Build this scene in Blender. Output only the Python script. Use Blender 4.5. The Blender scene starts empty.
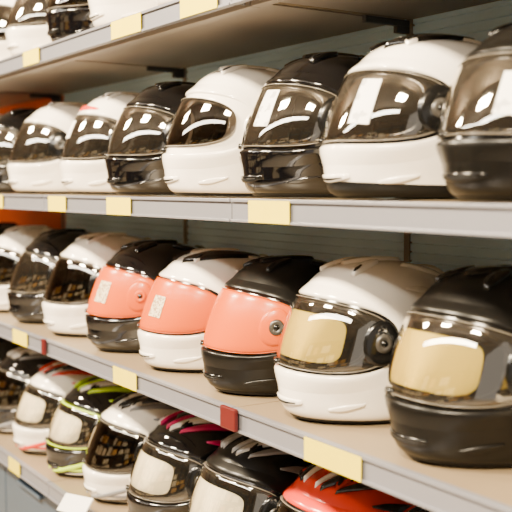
import bpy, math, random
import numpy as np
from mathutils import Vector
from mathutils.bvhtree import BVHTree
random.seed(4)
EYE=1.45
SH=[1.765,1.431,1.100,0.765]   # shelf top heights
EDGE=0.79; WALL=1.15; YC=0.957

# ------------------------------------------------------------ materials
def mat(name,col,rough=.4,metal=0,coat=0,noise=0,nscale=40,spec=.5,bump=0):
    m=bpy.data.materials.new(name); m.use_nodes=True
    nt=m.node_tree; p=nt.nodes['Principled BSDF']
    p.inputs['Base Color'].default_value=(*col,1)
    p.inputs['Roughness'].default_value=rough
    p.inputs['Metallic'].default_value=metal
    p.inputs['Coat Weight'].default_value=coat
    p.inputs['Coat Roughness'].default_value=.03
    p.inputs['Specular IOR Level'].default_value=spec
    if noise or bump:
        tc=nt.nodes.new('ShaderNodeTexCoord'); n=nt.nodes.new('ShaderNodeTexNoise')
        n.inputs['Scale'].default_value=nscale
        nt.links.new(tc.outputs['Object'],n.inputs['Vector'])
        if noise:
            mx=nt.nodes.new('ShaderNodeMix'); mx.data_type='RGBA'
            mx.inputs[6].default_value=(*[c*(1-noise) for c in col],1)
            mx.inputs[7].default_value=(*[min(1,c*(1+noise)) for c in col],1)
            nt.links.new(n.outputs['Fac'],mx.inputs[0]); nt.links.new(mx.outputs[2],p.inputs['Base Color'])
        if bump:
            b=nt.nodes.new('ShaderNodeBump'); b.inputs['Strength'].default_value=bump; b.inputs['Distance'].default_value=.002
            nt.links.new(n.outputs['Fac'],b.inputs['Height']); nt.links.new(b.outputs[0],p.inputs['Normal'])
    return m
def visor_mat(name,tint,gloss,base,boost=1.0,diff=0,dcol=(1,1,1)):
    m=bpy.data.materials.new(name); m.use_nodes=True; nt=m.node_tree
    for n in list(nt.nodes): nt.nodes.remove(n)
    out=nt.nodes.new('ShaderNodeOutputMaterial'); tr=nt.nodes.new('ShaderNodeBsdfTransparent'); gl=nt.nodes.new('ShaderNodeBsdfGlossy')
    tr.inputs[0].default_value=(*tint,1); gl.inputs['Color'].default_value=(*gloss,1); gl.inputs['Roughness'].default_value=.03
    fr=nt.nodes.new('ShaderNodeFresnel'); fr.inputs[0].default_value=1.5
    ma=nt.nodes.new('ShaderNodeMath'); ma.operation='MULTIPLY_ADD'; ma.inputs[1].default_value=boost; ma.inputs[2].default_value=base; ma.use_clamp=True
    nt.links.new(fr.outputs[0],ma.inputs[0])
    mx=nt.nodes.new('ShaderNodeMixShader'); nt.links.new(ma.outputs[0],mx.inputs[0])
    src=tr
    if diff:
        df=nt.nodes.new('ShaderNodeBsdfDiffuse'); df.inputs[0].default_value=(*dcol,1)
        m2=nt.nodes.new('ShaderNodeMixShader'); m2.inputs[0].default_value=diff
        nt.links.new(tr.outputs[0],m2.inputs[1]); nt.links.new(df.outputs[0],m2.inputs[2]); src=m2
    nt.links.new(src.outputs[0],mx.inputs[1]); nt.links.new(gl.outputs[0],mx.inputs[2]); nt.links.new(mx.outputs[0],out.inputs[0])
    return m
def label_mat(name,base,ink,scale=260,thr=.52):
    m=mat(name,base,.5); nt=m.node_tree; p=nt.nodes['Principled BSDF']
    tc=nt.nodes.new('ShaderNodeTexCoord'); v=nt.nodes.new('ShaderNodeTexVoronoi'); v.inputs['Scale'].default_value=scale; v.distance='CHEBYCHEV'
    r=nt.nodes.new('ShaderNodeMath'); r.operation='GREATER_THAN'; r.inputs[1].default_value=thr
    sp=nt.nodes.new('ShaderNodeSeparateColor')
    nt.links.new(tc.outputs['Object'],v.inputs['Vector']); nt.links.new(v.outputs['Color'],sp.inputs[0]); nt.links.new(sp.outputs[0],r.inputs[0])
    mx=nt.nodes.new('ShaderNodeMix'); mx.data_type='RGBA'; mx.inputs[6].default_value=(*base,1); mx.inputs[7].default_value=(*ink,1)
    nt.links.new(r.outputs[0],mx.inputs[0]); nt.links.new(mx.outputs[2],p.inputs['Base Color'])
    return m
M=dict(
 white=mat('gloss_white_shell',(.93,.87,.76),.14,coat=.8,noise=.02),
 black=mat('gloss_black_shell',(.002,.002,.0025),.08,coat=.5,noise=.1),
 matte=mat('matte_black_shell',(.003,.0028,.0025),.30,noise=.15,nscale=300,spec=.3),
 red=mat('red_shell',(.60,.022,.002),.25,coat=.3,noise=.04),
 grey=mat('grey_paint',(.22,.22,.23),.3,coat=.3),
 silver=mat('silver_paint',(.6,.6,.6),.28,metal=.6),
 lime=mat('lime_paint',(.55,.80,.005),.3,coat=.2),
 pink=mat('magenta_paint',(.65,.005,.12),.3,coat=.2),
 liner=mat('black_liner_fabric',(.014,.012,.011),.9,bump=.4,nscale=400),
 rubber=mat('black_rubber',(.004,.004,.004),.45,noise=.1,spec=.25),
 plastic=mat('black_plastic',(.004,.004,.004),.15,noise=.1,spec=.4),
 hinge=mat('hinge_satin_plastic',(.035,.032,.028),.3,noise=.1),
 edge=mat('visor_edge_polycarbonate',(.17,.15,.12),.2,noise=.05),
 v_clear=visor_mat('clear_visor',(.9,.88,.85),(1,.95,.86),.12,1.5,.008,(.7,.65,.55)),
 v_smoke=visor_mat('smoke_visor',(.25,.23,.21),(1,.95,.87),.06,1.4),
 gold=visor_mat('gold_pinlock_insert',(.3,.25,.12),(1,.86,.55),.20,1.3,.85,(.82,.68,.15)),
 pale=visor_mat('pale_reflection_insert',(.4,.38,.34),(1,.95,.85),.1,1.2,.97,(1.0,.95,.76)),  # cream diffuse patch, paints the bright reflections on the bottom-row visors
 v_orange=mat('orange_protective_visor_film',(.52,.078,.0),.26,coat=.05,noise=.04,nscale=8,spec=.2),
 paper=label_mat('printed_white_label',(.9,.88,.82),(.55,.53,.5),110,.93),
 code=label_mat('code_sticker',(.66,.56,.36),(.3,.19,.10),330,.65),
 yellow=mat('yellow_label_paper',(.74,.60,.006),.6,noise=.05,spec=.15),
 yellowst=mat('yellow_sticker',(.9,.7,.01),.4),
)

# ------------------------------------------------------------ helmet surface
F=[(0,.250),(.045,.2465),(.081,.232),(.106,.207),(.125,.175),(.141,.137),(.153,.098),(.161,.058),(.153,.018),(.131,.003)]
Sd=[(0,.250),(.044,.2455),(.080,.228),(.102,.198),(.1145,.161),(.1195,.122),(.117,.084),(.110,.047),(.101,.014),(.088,.003)]
B=[(0,.250),(.058,.246),(.107,.229),(.140,.197),(.156,.158),(.153,.118),(.138,.083),(.120,.052),(.107,.025),(.096,.014)]
def dense(pts,n=900):
    P=np.array(pts,float); k=len(P)-1
    ext=np.vstack([[-P[1][0],P[1][1]],P,2*P[-1]-P[-2]])
    s=np.linspace(0,k,n); i=np.minimum(s.astype(int),k-1); t=(s-i)[:,None]
    p0,p1,p2,p3=ext[i],ext[i+1],ext[i+2],ext[i+3]
    return s,.5*((2*p1)+(-p0+p2)*t+(2*p0-5*p1+4*p2-p3)*t*t+(-p0+3*p1-3*p2+p3)*t**3)
SS,FD=dense(F); _,SD=dense(Sd); _,BD=dense(B)
def raw(phi,s):
    s=np.clip(s,0,9); sn,cs=np.sin(phi),np.cos(phi)
    rf,zf=np.interp(s,SS,FD[:,0]),np.interp(s,SS,FD[:,1])
    rs,zs=np.interp(s,SS,SD[:,0]),np.interp(s,SS,SD[:,1])
    rb,zb=np.interp(s,SS,BD[:,0]),np.interp(s,SS,BD[:,1])
    fr=cs>0; ry=np.where(fr,rf,rb); zy=np.where(fr,zf,zb)
    k=1+.02*np.sin(2*phi)**2*np.clip(s/3,0,1)
    k=k*np.where(fr,1-.03*np.sin(2*phi)**2*np.clip((s-5.8)/1.5,0,1)*1.6,1)
    return np.stack([sn*rs*k,-cs*ry*k,zs*sn**2+zy*cs**2],-1)
def surf(phi,s,off=0):
    phi=np.asarray(phi,float); s=np.asarray(s,float)
    p=raw(phi,s); e=.02
    sa=np.clip(s,.15,8.9)
    a=raw(phi+e,sa)-raw(phi-e,sa); b=raw(phi,sa+e)-raw(phi,sa-e)
    n=np.cross(b,a); n/= (np.linalg.norm(n,axis=-1,keepdims=True)+1e-12)
    c=np.array([0,0,.13]); d=np.sum(n*(p-c),-1,keepdims=True); n=np.where(d<0,-n,n)
    return p+n*np.asarray(off)[...,None] if np.ndim(off) else p+n*off
def lens(phi,pe,c0,c1,h0,n,mn):
    e=np.clip(np.abs(phi)/math.radians(pe),0,1)
    return c0+c1*e**2, np.maximum(h0*np.clip(1-e**n,0,1)**(1/n),mn)

class MB:
    def __init__(s): s.v=[];s.f=[];s.m=[];s.mats=[]
    def mi(s,m):
        if m not in s.mats: s.mats.append(m)
        return s.mats.index(m)
    def grid(s,P,m,mask=None):
        nr,nc=P.shape[:2]; o=len(s.v); s.v+= [tuple(x) for x in P.reshape(-1,3)]
        k=s.mi(m)
        for i in range(nr-1):
            for j in range(nc-1):
                if mask is not None and not mask[i][j]: continue
                kk=k if mask is None or mask[i][j] is True else s.mi(mask[i][j])
                a=o+i*nc+j; s.f.append((a,a+1,a+nc+1,a+nc)); s.m.append(kk)
    def obj(s,name,parent=None,smooth=True,weld=True):
        import bmesh
        me=bpy.data.meshes.new(name); me.from_pydata(s.v,[],s.f)
        for m in s.mats: me.materials.append(M[m] if isinstance(m,str) else m)
        for p,k in zip(me.polygons,s.m): p.material_index=k; p.use_smooth=smooth
        bm=bmesh.new(); bm.from_mesh(me)
        if weld: bmesh.ops.remove_doubles(bm,verts=bm.verts,dist=2e-6)
        bmesh.ops.recalc_face_normals(bm,faces=bm.faces); bm.to_mesh(me); bm.free()
        ob=bpy.data.objects.new(name,me); bpy.context.collection.objects.link(ob)
        if parent: ob.parent=parent
        return ob
PP,PG=58,79      # port and gasket half angles (degrees)
C0,C1=4.86,-.10
def cols():
    c=list(np.linspace(-180,180,121))
    for pe in (PP,PG):
        for k in (.0015,.006,.015,.03,.05):
            c+=[pe*(1-k),-pe*(1-k)]
        c+=[pe,-pe]
    return np.radians(np.array(sorted(set(round(x,4) for x in c))))
COL=cols()
def shell_rows():
    cp,hp=lens(COL,PP,C0,C1,1.18,3.4,.01)
    cg,hg=lens(COL,PG,C0,C1,1.50,2.9,.02)
    cp=C0+C1*np.clip(np.abs(COL)/math.radians(PG),0,1)**2; cg=cp
    L=[]; tag=[]
    for t in np.linspace(0,1,28)[:-1]: L.append(.02+(cg-hg-.02)*t); tag.append('s')
    for t in np.linspace(0,1,4)[:-1]: L.append(cg-hg+((cp-hp)-(cg-hg))*t); tag.append('g')
    for t in np.linspace(0,1,7)[:-1]: L.append(cp-hp+2*hp*t); tag.append('p')
    for t in np.linspace(0,1,4)[:-1]: L.append(cp+hp+((cg+hg)-(cp+hp))*t); tag.append('g')
    for t in np.linspace(0,1,22): L.append(cg+hg+(9-cg-hg)*t); tag.append('s')
    return np.array(L),tag
ROWS,TAG=shell_rows()
SHP=surf(np.broadcast_to(COL,ROWS.shape),ROWS,0)
SHP[0,:,:]=(0,0,.25)
def mk_bvh():
    nr,nc=SHP.shape[:2]; f=[]
    for i in range(nr-1):
        for j in range(nc-1):
            a=i*nc+j; f.append((a,a+1,a+nc+1,a+nc))
    return BVHTree.FromPolygons([tuple(x) for x in SHP.reshape(-1,3)],f)
BVH=mk_bvh()
def proj(side,a,b,off):
    if side=='R': o,d=Vector((1,a,b)),Vector((-1,0,0))
    elif side=='L': o,d=Vector((-1,a,b)),Vector((1,0,0))
    elif side=='F': o,d=Vector((a,-1,b)),Vector((0,1,0))
    elif side=='B': o,d=Vector((a,1,b)),Vector((0,-1,0))
    else: o,d=Vector((a,b,1)),Vector((0,0,-1))
    h,n,_,_=BVH.ray_cast(o,d)
    if h is None: h,n,_,_=BVH.find_nearest(o+d*.95)
    if n.dot(h-Vector((0,0,.13)))<0: n=-n
    return h+n*off
def cat(P,n):
    P=np.array(P,float); k=len(P)-1
    if k==1: t=np.linspace(0,1,n)[:,None]; return P[0]*(1-t)+P[1]*t
    e=np.vstack([2*P[0]-P[1],P,2*P[-1]-P[-2]]); s=np.linspace(0,k,n); i=np.minimum(s.astype(int),k-1); t=(s-i)[:,None]
    p0,p1,p2,p3=e[i],e[i+1],e[i+2],e[i+3]
    return .5*((2*p1)+(-p0+p2)*t+(2*p0-5*p1+4*p2-p3)*t*t+(-p0+3*p1-3*p2+p3)*t**3)
def ribbon(mb,side,pts,h,m,n=22,base=.0004):
    """raised strip / painted stripe lying on the shell. pts=(a,b,width)"""
    if side=='S':
        ribbon(mb,'R',pts,h,m,n,base); ribbon(mb,'L',pts,h,m,n,base); return
    if side in('TT','FF'):
        ribbon(mb,side[0],pts,h,m,n,base); ribbon(mb,side[0],[(-p[0],p[1],p[2]) for p in pts],h,m,n,base); return
    C=cat(pts,n); T=np.gradient(C[:,:2],axis=0); T/=np.linalg.norm(T,axis=1,keepdims=True)+1e-9
    N=np.stack([-T[:,1],T[:,0]],1)
    vs=[-1,-.82,-.4,0,.4,.82,1]; G=np.zeros((len(vs),n,3))
    for j in range(n):
        endf=0 if (j in(0,n-1) and h>.0012) else 1
        for i,v in enumerate(vs):
            q=C[j,:2]+N[j]*v*max(C[j,2],.0003)*.5
            o=(h if abs(v)<.9 else base)*endf+base*(1-endf)
            G[i,j]=proj(side,q[0],q[1],o)
    mb.grid(G,m)
def disc(mb,phi0,s0,rphi,rs,prof,m,n=28):
    a=np.linspace(0,2*math.pi,n+1); G=[]
    for r,o in prof: G.append(surf(math.radians(phi0)+math.radians(rphi)*r*np.cos(a),s0+rs*r*np.sin(a),o))
    mb.grid(np.array(G),m)
def band(mb,ph0,ph1,lo,hi,off,m,n=90,nv=4,edge=None):
    phi=np.radians(np.linspace(ph0,ph1,n)); G=[]
    for k in range(nv+1):
        t=k/nv; s=lo(phi)*(1-t)+hi(phi)*t
        o=off if edge is None or 0<k<nv else edge
        G.append(surf(phi,s,o))
    mb.grid(np.array(G),m)
def lens_grid(pe,h0,n,off,c0=C0,c1=C1,ctr=0,sink=.0028):
    e=np.sin(np.linspace(-math.pi/2,math.pi/2,95)); phi=np.radians(pe)*e
    c,h=lens(phi,pe,c0,c1,h0,n,.0)
    G=[]
    for v in [-1,-.97,-.9,-.75,-.5,-.25,0,.25,.5,.75,.9,.97,1]:
        o=off-(sink if abs(v)==1 else sink*.3 if abs(v)>.95 else 0)
        G.append(surf(phi+math.radians(ctr),c+h*v,o))
    return np.array(G)
def rim(mb,pe,h0,n,off,m,w=.035):
    """moulded edge bead running round the visor"""
    e=np.sin(np.linspace(-math.pi/2,math.pi/2,110)); phi=np.radians(pe)*e
    c,h=lens(phi,pe,C0,C1,h0,n,.0)
    for sg in (1,-1):
        G=[surf(phi,c+sg*(h-w*a),off+o) for a,o in((-.3,-.004),(0,.0004),(.5,.0010),(1,.0003))]
        mb.grid(np.array(G),m)
def lips(mb,m):
    """moulded brow above and chin-bar ledge below the eye port, fading out at the temples"""
    phi=np.radians(np.linspace(-74,74,80)); c,h=lens(phi,PG,C0,C1,1.50,2.9,.02)
    f=np.clip(1-(np.abs(phi)/math.radians(74))**4,0,1)
    for sg,w,hh in((-1,.62,.0046),(1,.75,.0062)):
        G=[surf(phi,c+sg*(h+a*w),np.maximum(o*hh*f,.0002)) for a,o in((.0,.0),(.05,.75),(.16,1),(.4,.78),(.7,.35),(1,.0))]
        mb.grid(np.array(G),m)

def helmet(x,row,shell='white',visor='v_smoke',gasket='plastic',pivot='hinge',yaw=0,sc=.965,y=YC,
           trim='rubber',chinvent='plastic',topvent=None,stripes=(),labels=(),thick=False,vis=(75,1.40),
           insert=None,spoiler=True,kind='full_face_motorcycle_helmet',tall=.975,pod='plastic',edge='edge',podphi=67,ew=.035,podr=1.):
    root=bpy.data.objects.new(kind,None); bpy.context.collection.objects.link(root)
    root.empty_display_size=.05
    root.location=(x,y,SH[row]+.0012); root.rotation_euler=(0,0,math.radians(-yaw-2)); root.scale=(sc,sc,sc*tall)
    topvent=topvent or shell
    mb=MB(); nr,nc=SHP.shape[:2]; mask=[]
    for i in range(nr-1):
        r=[]
        for j in range(nc-1):
            pc=abs(math.degrees((COL[j]+COL[j+1])/2))
            if TAG[i]=='p' and pc<PP: r.append(None)
            elif TAG[i] in('g','p') and pc<PG: r.append(gasket)
            else: r.append(True)
        mask.append(r)
    mb.mi(shell); mb.grid(SHP,shell,mask)
    mb.mi(gasket); li=mb.mi('liner')
    ob=mb.obj('shell',root)
    so=ob.modifiers.new('thickness','SOLIDIFY'); so.thickness=.017; so.offset=-1
    so.material_offset=li; so.material_offset_rim=li
    mb=MB(); mb.grid(lens_grid(vis[0],vis[1],2.8,.0045),visor); mb.obj('visor',root)
    d=MB()
    rim(d,vis[0],vis[1],2.8,.0045,edge,ew); lips(d,shell)
    if insert: d.grid(lens_grid(45,.92,5,.0012,4.98,-.05,-1,.0),insert)
    for sg in(1,-1):
        disc(d,sg*podphi,C0-.06,11.5*podr,.90*podr,[(1,.0035),(.94,.0062),(.8,.0070),(.5,.0074),(.0,.0074)],pod)
        disc(d,sg*(podphi+1),C0-.06,5.2*podr,.36*podr,[(1,.007),(.93,.0095),(.6,.0100),(.5,.0092),(0,.0092)],pivot)
        disc(d,sg*(podphi+1),C0-.06,2.0*podr,.13*podr,[(1,.0092),(.9,.0106),(0,.0106)],'plastic')
    t0=7.7 if thick else 8.5
    band(d,-180,180,lambda p:t0+0*p,lambda p:9+0*p,.0022,trim,120,5,.0002)
    disc(d,-16,C0+1.33,5,.14,[(1,.003),(.8,.009),(0,.009)],'plastic')
    ribbon(d,'F',[(-.038,.036,.006),(-.02,.034,.011),(0,.033,.013),(.02,.034,.011),(.038,.036,.006)],.0030,chinvent if shell!='white' else 'white')
    ribbon(d,'F',[(-.030,.034,.002),(0,.032,.0045),(.030,.034,.002)],.0036,'rubber')
    ribbon(d,'S',[(-.118,.027,.003),(-.098,.030,.010),(-.07,.037,.003)],.0028,chinvent if chinvent!='plastic' else shell)
    ribbon(d,'TT',[(.050,-.066,.006),(.043,-.050,.018),(.036,-.024,.014),(.034,-.010,.004)],.0060,topvent)
    ribbon(d,'TT',[(.048,-.063,.003),(.045,-.055,.007),(.041,-.044,.003)],.0068,'rubber')
    ribbon(d,'TT',[(.05,.02,.004),(.055,.06,.014),(.052,.1,.004)],.005,topvent)
    ribbon(d,'T',[(0,-.055,.012),(0,-.03,.034),(0,.01,.036),(0,.05,.02)],.0055,topvent)
    if spoiler:
        ribbon(d,'T',[(-.075,.075,.006),(-.05,.105,.024),(0,.118,.034),(.05,.105,.024),(.075,.075,.006)],.009,topvent)
        ribbon(d,'T',[(-.05,.112,.003),(0,.126,.008),(.05,.112,.003)],.0098,'rubber')
    ribbon(d,'S',[(.0,.040,.003),(.05,.047,.011),(.10,.075,.012),(.125,.115,.003)],.0030,shell)
    ribbon(d,'S',[(.0,.212,.003),(.04,.205,.010),(.09,.18,.003)],.003,shell)
    for s in stripes: ribbon(d,s[0],s[1],.0011+.0003*(s[3] if len(s)>3 else 0),s[2],26,.0006)
    for (p0,p1,s0,s1,m) in labels:
        band(d,p0,p1,lambda p,s0=s0:s0+0*p,lambda p,s1=s1:s1+0*p,.0056,m,10,4)
    d.obj('vents_trim_and_graphics',root)
    return root

def swoosh(m1,m2,m3=None):
    m3=m3 or m2
    return [('S',[(-.145,.028,.003),(-.10,.026,.010),(-.05,.036,.018),(.02,.066,.022),(.09,.13,.02),(.12,.17,.003)],m1,6),
            ('S',[(-.13,.013,.002),(-.06,.018,.007),(.0,.033,.009),(.06,.06,.009),(.115,.10,.002)],m2,2),
            ('S',[(-.03,.209,.003),(.0,.204,.012),(.05,.188,.020),(.115,.15,.003)],m1,6),
            ('S',[(.02,.185,.002),(.04,.178,.007),(.07,.162,.008),(.12,.13,.002)],m2,7),
            ('FF',[(.012,.016,.002),(.04,.022,.008),(.075,.038,.009),(.10,.054,.003)],m1,10),
            ('TT',[(.028,-.084,.004),(.040,-.045,.016),(.050,.02,.022),(.040,.11,.004)],m2,18),
            ('TT',[(.052,-.072,.002),(.066,-.035,.010),(.076,.03,.013),(.066,.10,.003)],m1,16),
            ('TT',[(.016,-.086,.002),(.022,-.045,.007),(.026,.02,.007),(.02,.10,.002)],m3,20)]
# ROW 2 (second shelf)
helmet(-.785,1,'matte','v_clear',yaw=2,labels=[(20,40,4.2,5.6,'paper'),(48,54,5.2,5.8,'yellowst'),(45,51,4.1,4.6,'yellowst')],sc=.98,tall=.90)
helmet(-1.010,1,'white','v_clear',yaw=9,thick=True,labels=[(16,31,3.9,5.6,'paper')],sc=.985,tall=.92,
       stripes=[('TT',[(.015,-.082,.008),(.038,-.050,.026),(.048,-.01,.020),(.045,.05,.004)],'black',18)])
helmet(-1.230,1,'black','v_clear',yaw=8,labels=[(6,22,3.8,5.4,'paper')],tall=.945,sc=.965)
helmet(-1.49,1,'white','v_smoke',yaw=10,vis=(64,1.2),pivot='white',pod='white',gasket='white',tall=.975,chinvent='white',podphi=78,podr=.7,kind='modular_motorcycle_helmet')
helmet(-1.745,1,'black','v_clear',yaw=4,tall=.95)
helmet(-2.0,1,'white','v_clear',yaw=4,labels=[(-20,5,3.9,5.0,'paper')],sc=.94,stripes=[('F',[(-.06,.205,.004),(0,.21,.012),(.06,.205,.004)],'red',16)])
helmet(-2.34,1,'white','v_clear',yaw=6,tall=.96)
helmet(-2.63,1,'black','v_clear',yaw=2)
helmet(-2.9,1,'white','v_smoke'); helmet(-3.2,1,'black','v_smoke')
helmet(-.52,1,'white','v_smoke')
# ROW 3
helmet(-.872,2,'matte','v_clear',yaw=3,topvent='black',insert='gold',sc=.985)
helmet(-1.130,2,'white','v_clear',yaw=5,insert='gold',sc=.97)
OR=dict(pod='v_orange',edge='v_orange',podphi=57,vis=(77,1.42))
helmet(-1.355,2,'matte','v_orange',yaw=6,pivot='hinge',tall=.93,**OR)
helmet(-1.60,2,'white','v_orange',yaw=6,pivot='white',labels=[(8,24,4.4,5.5,'code')],tall=.93,pod='white',edge='v_orange',podphi=76,podr=.7,
       stripes=[('TT',[(.022,-.082,.006),(.043,-.045,.028),(.05,.02,.03),(.045,.08,.004)],'black',18)])
helmet(-1.855,2,'black','v_orange',yaw=5,labels=[(8,26,4.3,5.5,'code')],tall=.95,pivot='v_orange',**OR)
helmet(-2.11,2,'white','v_smoke',yaw=5); helmet(-2.36,2,'black','v_clear',yaw=7); helmet(-2.63,2,'white','v_smoke',yaw=4)
helmet(-2.9,2,'black','v_smoke'); helmet(-3.16,2,'white','v_smoke'); helmet(-.612,2,'white','v_clear',insert='gold')
# ROW 4
helmet(-.93,3,'white','v_smoke',yaw=2,stripes=swoosh('red','black'))
helmet(-1.17,3,'red','v_smoke',yaw=2,stripes=swoosh('black','black','white'),sc=.98)
helmet(-1.415,3,'matte','v_clear',yaw=2,insert='pale',stripes=swoosh('grey','silver'),sc=.98,tall=.96)
helmet(-1.66,3,'black','v_clear',yaw=4,insert='pale',stripes=swoosh('pink','white','pink'),tall=.93)
helmet(-1.885,3,'white','v_smoke',yaw=4,stripes=swoosh('grey','black'),tall=.93,sc=.955)
helmet(-2.11,3,'black','v_clear',yaw=4,insert='pale',stripes=swoosh('lime','white','lime'),tall=.92,sc=.955,edge='lime',ew=.09)
helmet(-2.34,3,'white','v_clear',yaw=4,insert='pale',stripes=swoosh('red','black','red'),tall=.92)
helmet(-2.59,3,'black','v_smoke',yaw=2,stripes=swoosh('grey','white'),tall=.94); helmet(-2.84,3,'black','v_smoke'); helmet(-3.1,3,'white','v_smoke')
# ROW 1
helmet(-1.28,0,'black','v_smoke'); helmet(-1.54,0,'white','v_clear'); helmet(-1.82,0,'white','v_smoke',yaw=3); helmet(-2.06,0,'black','v_smoke',yaw=4)
helmet(-2.34,0,'white','v_clear'); helmet(-2.64,0,'white','v_smoke'); helmet(-2.93,0,'white','v_smoke'); helmet(-1.03,0,'white','v_smoke')

# ------------------------------------------------------------ boxes helper
def boxes(name,lst,mats,bevel=.0,parent=None):
    v=[];f=[];mi=[]
    for (x0,x1,y0,y1,z0,z1,k) in lst:
        o=len(v); v+=[(x0,y0,z0),(x1,y0,z0),(x1,y1,z0),(x0,y1,z0),(x0,y0,z1),(x1,y0,z1),(x1,y1,z1),(x0,y1,z1)]
        for q in[(0,3,2,1),(4,5,6,7),(0,1,5,4),(1,2,6,5),(2,3,7,6),(3,0,4,7)]: f.append(tuple(o+i for i in q)); mi.append(k)
    me=bpy.data.meshes.new(name); me.from_pydata(v,[],f)
    for m in mats: me.materials.append(m)
    for p,k in zip(me.polygons,mi): p.material_index=k
    ob=bpy.data.objects.new(name,me); bpy.context.collection.objects.link(ob)
    if bevel:
        b=ob.modifiers.new('bevel','BEVEL'); b.width=bevel; b.segments=2
    if parent: ob.parent=parent
    return ob
m_board=mat('shelf_board_laminate',(.22,.165,.10),.36,noise=.08,nscale=12)
m_under=mat('shelf_metal_grey',(.24,.21,.18),.5,noise=.04)
m_rail=mat('shelf_edge_aluminium',(.22,.22,.25),.35,metal=.3,noise=.04)
m_raild=mat('rail_groove_dark',(.10,.10,.11),.5,noise=.05)
m_dark=mat('bracket_dark_steel',(.05,.05,.055),.5,noise=.1)
m_slat=mat('blue_grey_slat_panel',(.58,.80,.98),.5,noise=.05,nscale=6)
m_cab=mat('slate_cabinet',(.05,.075,.11),.4,noise=.1)
m_orange=mat('orange_red_panel',(.80,.12,.01),.5,noise=.05)
m_wall=mat('painted_wall_taupe',(.30,.22,.15),.8,noise=.08,nscale=3)
m_wallf=mat('painted_wall_brown',(.16,.11,.07),.8,noise=.08,nscale=3)
m_floor=mat('floor_vinyl',(.42,.36,.29),.4,noise=.1,nscale=5)
m_ceil=mat('ceiling_paint',(.3,.25,.2),.9,noise=.03,nscale=4)
m_tag=mat('dark_red_tag',(.08,.004,.004),.4,noise=.1)
m_wtag=mat('white_card',(.85,.84,.8),.5,noise=.02)
m_carton=mat('cream_carton',(.8,.68,.48),.6,noise=.08,nscale=5)
m_carton2=mat('amber_carton',(.7,.4,.1),.6,noise=.08,nscale=5)

JO=[-3.7,-2.88,-2.075,-1.265,-.455,.355]
for r,z in enumerate(SH):
    root=bpy.data.objects.new('display_shelf',None); bpy.context.collection.objects.link(root)
    L=[];R=[];Bk=[]
    for a,b in zip(JO[:-1],JO[1:]):
        a+=.002;b-=.002
        L.append((a,b,EDGE+.004,WALL-.001,z-.022,z,0)); L.append((a,b,EDGE+.03,EDGE+.05,z-.034,z-.022,1))
        L.append((a+.01,b-.01,EDGE+.004,WALL-.002,z-.0245,z-.0222,1))
        R.append((a,b,EDGE-.004,EDGE+.004,z-.035,z+.001,0))
        R.append((a,b,EDGE-.008,EDGE-.004,z-.004,z+.001,0)); R.append((a,b,EDGE-.008,EDGE-.004,z-.035,z-.031,0))
        if r<3: Bk.append((b-.003,b+.007,WALL-.10,WALL-.001,z-.036,z-.025,0)); Bk.append((b-.003,b+.007,WALL-.03,WALL-.001,z-.048,z-.036,0))
    boxes('board',L,[m_board,m_under],.001,root); boxes('price_rail',R,[m_rail],.0006,root)
    if Bk: boxes('brackets',Bk,[m_dark],.001,root)
    boxes('joint_caps',[(j-.0018,j+.0018,EDGE-.003,EDGE+.02,z-.033,z-.001,0) for j in JO[1:-1]],[m_raild],0,root)
    lab={0:[(-1.63,.126),(-1.36,.12),(-2.13,.1),(-2.6,.1)],1:[(-1.156,.107),(-1.67,.107),(-1.985,.1),(-2.4,.1)],2:[(-1.002,.125),(-1.65,.102),(-2.24,.1),(-2.6,.1)],3:[(-1.6,.1),(-2.3,.08)]}[r]
    boxes('yellow_price_labels',[(x-w/2,x+w/2,EDGE-.0095,EDGE-.0085,z-.034,z-.001,0) for x,w in lab],[M['yellow']],0,root)
    tg={0:[],1:[],2:[(-1.262,.045),(-2.07,.018)],3:[]}[r]
    if tg: boxes('security_tags',[(x-w/2,x+w/2,EDGE-.016,EDGE-.0086,z-.033,z+.003,0) for x,w in tg],[m_tag],.002,root)
boxes('shelf_uprights',[(j-.004,j+.010,WALL-.0008,WALL+.012,SH[3]+.001,2.35,0) for j in JO[1:-1]],[m_under])
# corrugated slat wall
v=[];f=[];z=.1;P=[]
while z<2.5:
    P+=[(WALL+.002,z),(WALL+.002,z+.0125),(WALL+.006,z+.0135),(WALL+.006,z+.0155)]; z+=.0165
for y_,z_ in P: v+=[(-2.86,y_,z_),(1.0,y_,z_)]
for i in range(len(P)-1): f.append((2*i,2*i+1,2*i+3,2*i+2))
me=bpy.data.meshes.new('wall_slat_panel'); me.from_pydata(v,[],f); me.materials.append(m_slat)
ob=bpy.data.objects.new('wall_slat_panel',me); bpy.context.collection.objects.link(ob)
boxes('wall_orange_panel',[(-3.75,-2.86,WALL+.002,WALL+.012,.1,2.5,0)],[m_orange])
boxes('wall_back',[(-7,2.5,WALL+.015,WALL+.1,0,3.0,0)],[m_wall])
boxes('wall_front',[(-7,2.5,-2.3,-2.2,0,3.0,0)],[m_wallf])
boxes('wall_left',[(-7.1,-7,-2.3,WALL+.1,0,3.0,0)],[m_wallf])
boxes('floor',[(-7,2.5,-2.3,WALL+.1,-.05,0,0)],[m_floor])
boxes('ceiling',[(-7,2.5,-2.3,WALL+.1,3.0,3.05,0)],[m_ceil])
C=[(JO[0],JO[-1],EDGE+.052,WALL-.001,.08,SH[3]-.037,0),(JO[0],JO[-1],EDGE+.08,WALL-.001,0,.08,0)]
for a,b in zip(JO[:-1],JO[1:]):
    w=(b-a)/2
    for k in range(2):
        for (z0,z1) in((.42,SH[3]-.05),(.10,.41)):
            C.append((a+k*w+.004,a+(k+1)*w-.004,EDGE+.027,EDGE+.052,z0,z1,0))
            C.append((a+k*w+.12,a+(k+1)*w-.12,EDGE+.015,EDGE+.027,z1-.03,z1-.02,0))
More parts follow.
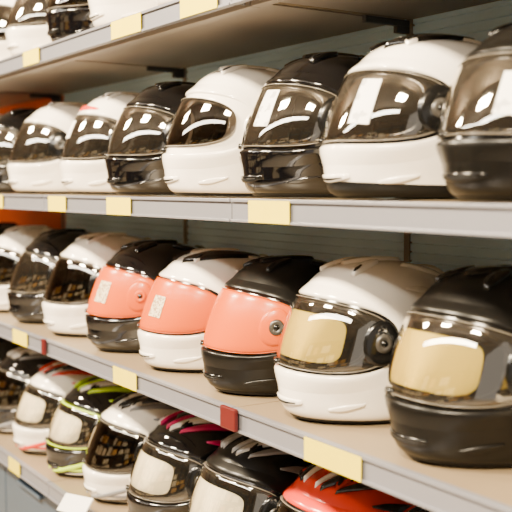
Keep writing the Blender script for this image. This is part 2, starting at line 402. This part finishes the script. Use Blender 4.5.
boxes('storage_cabinet',C,[m_cab,m_rail],.002)
root=bpy.data.objects.new('price_card_holder',None); bpy.context.collection.objects.link(root)
boxes('card',[(-.055,.055,-.0015,.0015,-.02,.02,0)],[m_wtag],0,root)
boxes('clip',[(-.01,.01,0,.03,-.006,-.002,0)],[m_wtag],0,root)
root.location=(-1.84,EDGE-.036,SH[3]+.020); root.rotation_euler=(math.radians(-40),math.radians(-8),math.radians(8))
# stock shelving on the other side of the aisle (seen only in reflections)
OS=[]
for z in (.35,.8,1.25,1.7,2.15): OS.append((-5,1.8,-2.2,-1.85,z-.03,z,0))
for x in np.arange(-5,1.9,.97): OS.append((x-.02,x+.02,-2.2,-1.85,0,2.35,0))
for z in (.35,.8,1.25,1.7):
    x=-4.9
    while x<1.6:
        wd=random.uniform(.3,.6); hh=random.uniform(.24,.38)
        if random.random()<.65: OS.append((x,x+wd,-2.15,-1.9,z,z+hh,random.choice([1,1,1,2])))
        x+=wd+random.uniform(.05,.4)
boxes('stock_shelving',OS,[m_dark,m_carton,m_carton2],.003)

# ------------------------------------------------------------ lights
def area(name,loc,tgt,size,en,col,sy=None):
    l=bpy.data.lights.new(name,'AREA'); l.size=size; l.energy=en; l.color=col
    if sy: l.shape='RECTANGLE'; l.size_y=sy
    o=bpy.data.objects.new(name,l); bpy.context.collection.objects.link(o); o.location=loc
    o.rotation_euler=(Vector(tgt)-Vector(loc)).to_track_quat('-Z','Y').to_euler(); return o
W=(1,.81,.55)
for i,x in enumerate([-3.4,-1.7,0.0]):
    area('ceiling_light_panel',(x,-.7,2.85),(x-.05,.9,1.1),.5,250,W,.2)
    boxes('ceiling_lamp_housing',[(x-.27,x+.27,-.85,-.55,2.93,2.95,0),(x-.02,x+.02,-.72,-.68,2.95,3.0,0)],[m_dark],.004)
area('aisle_fill_light',(-1.4,-1.6,2.85),(-1.5,.9,1.0),4.2,85,(1,.92,.80),.15)  # added fill light that brightens the slat wall and shelves
w=bpy.data.worlds.new('shop_ambient'); bpy.context.scene.world=w; w.use_nodes=True
w.node_tree.nodes['Background'].inputs[0].default_value=(1,.9,.78,1); w.node_tree.nodes['Background'].inputs[1].default_value=1.0

cam=bpy.data.cameras.new('camera'); co=bpy.data.objects.new('camera',cam); bpy.context.collection.objects.link(co)
cam.lens=66.8; cam.sensor_width=36
yaw=math.radians(33.3); p=math.radians(-4.15)
d=Vector((-math.cos(yaw)*math.cos(p),math.sin(yaw)*math.cos(p),math.sin(p)))
co.location=(0,0,EYE); co.rotation_euler=d.to_track_quat('-Z','Y').to_euler()
cam.clip_start=.02
cam.dof.use_dof=True; cam.dof.focus_distance=1.6; cam.dof.aperture_fstop=4.5
bpy.context.scene.camera=co
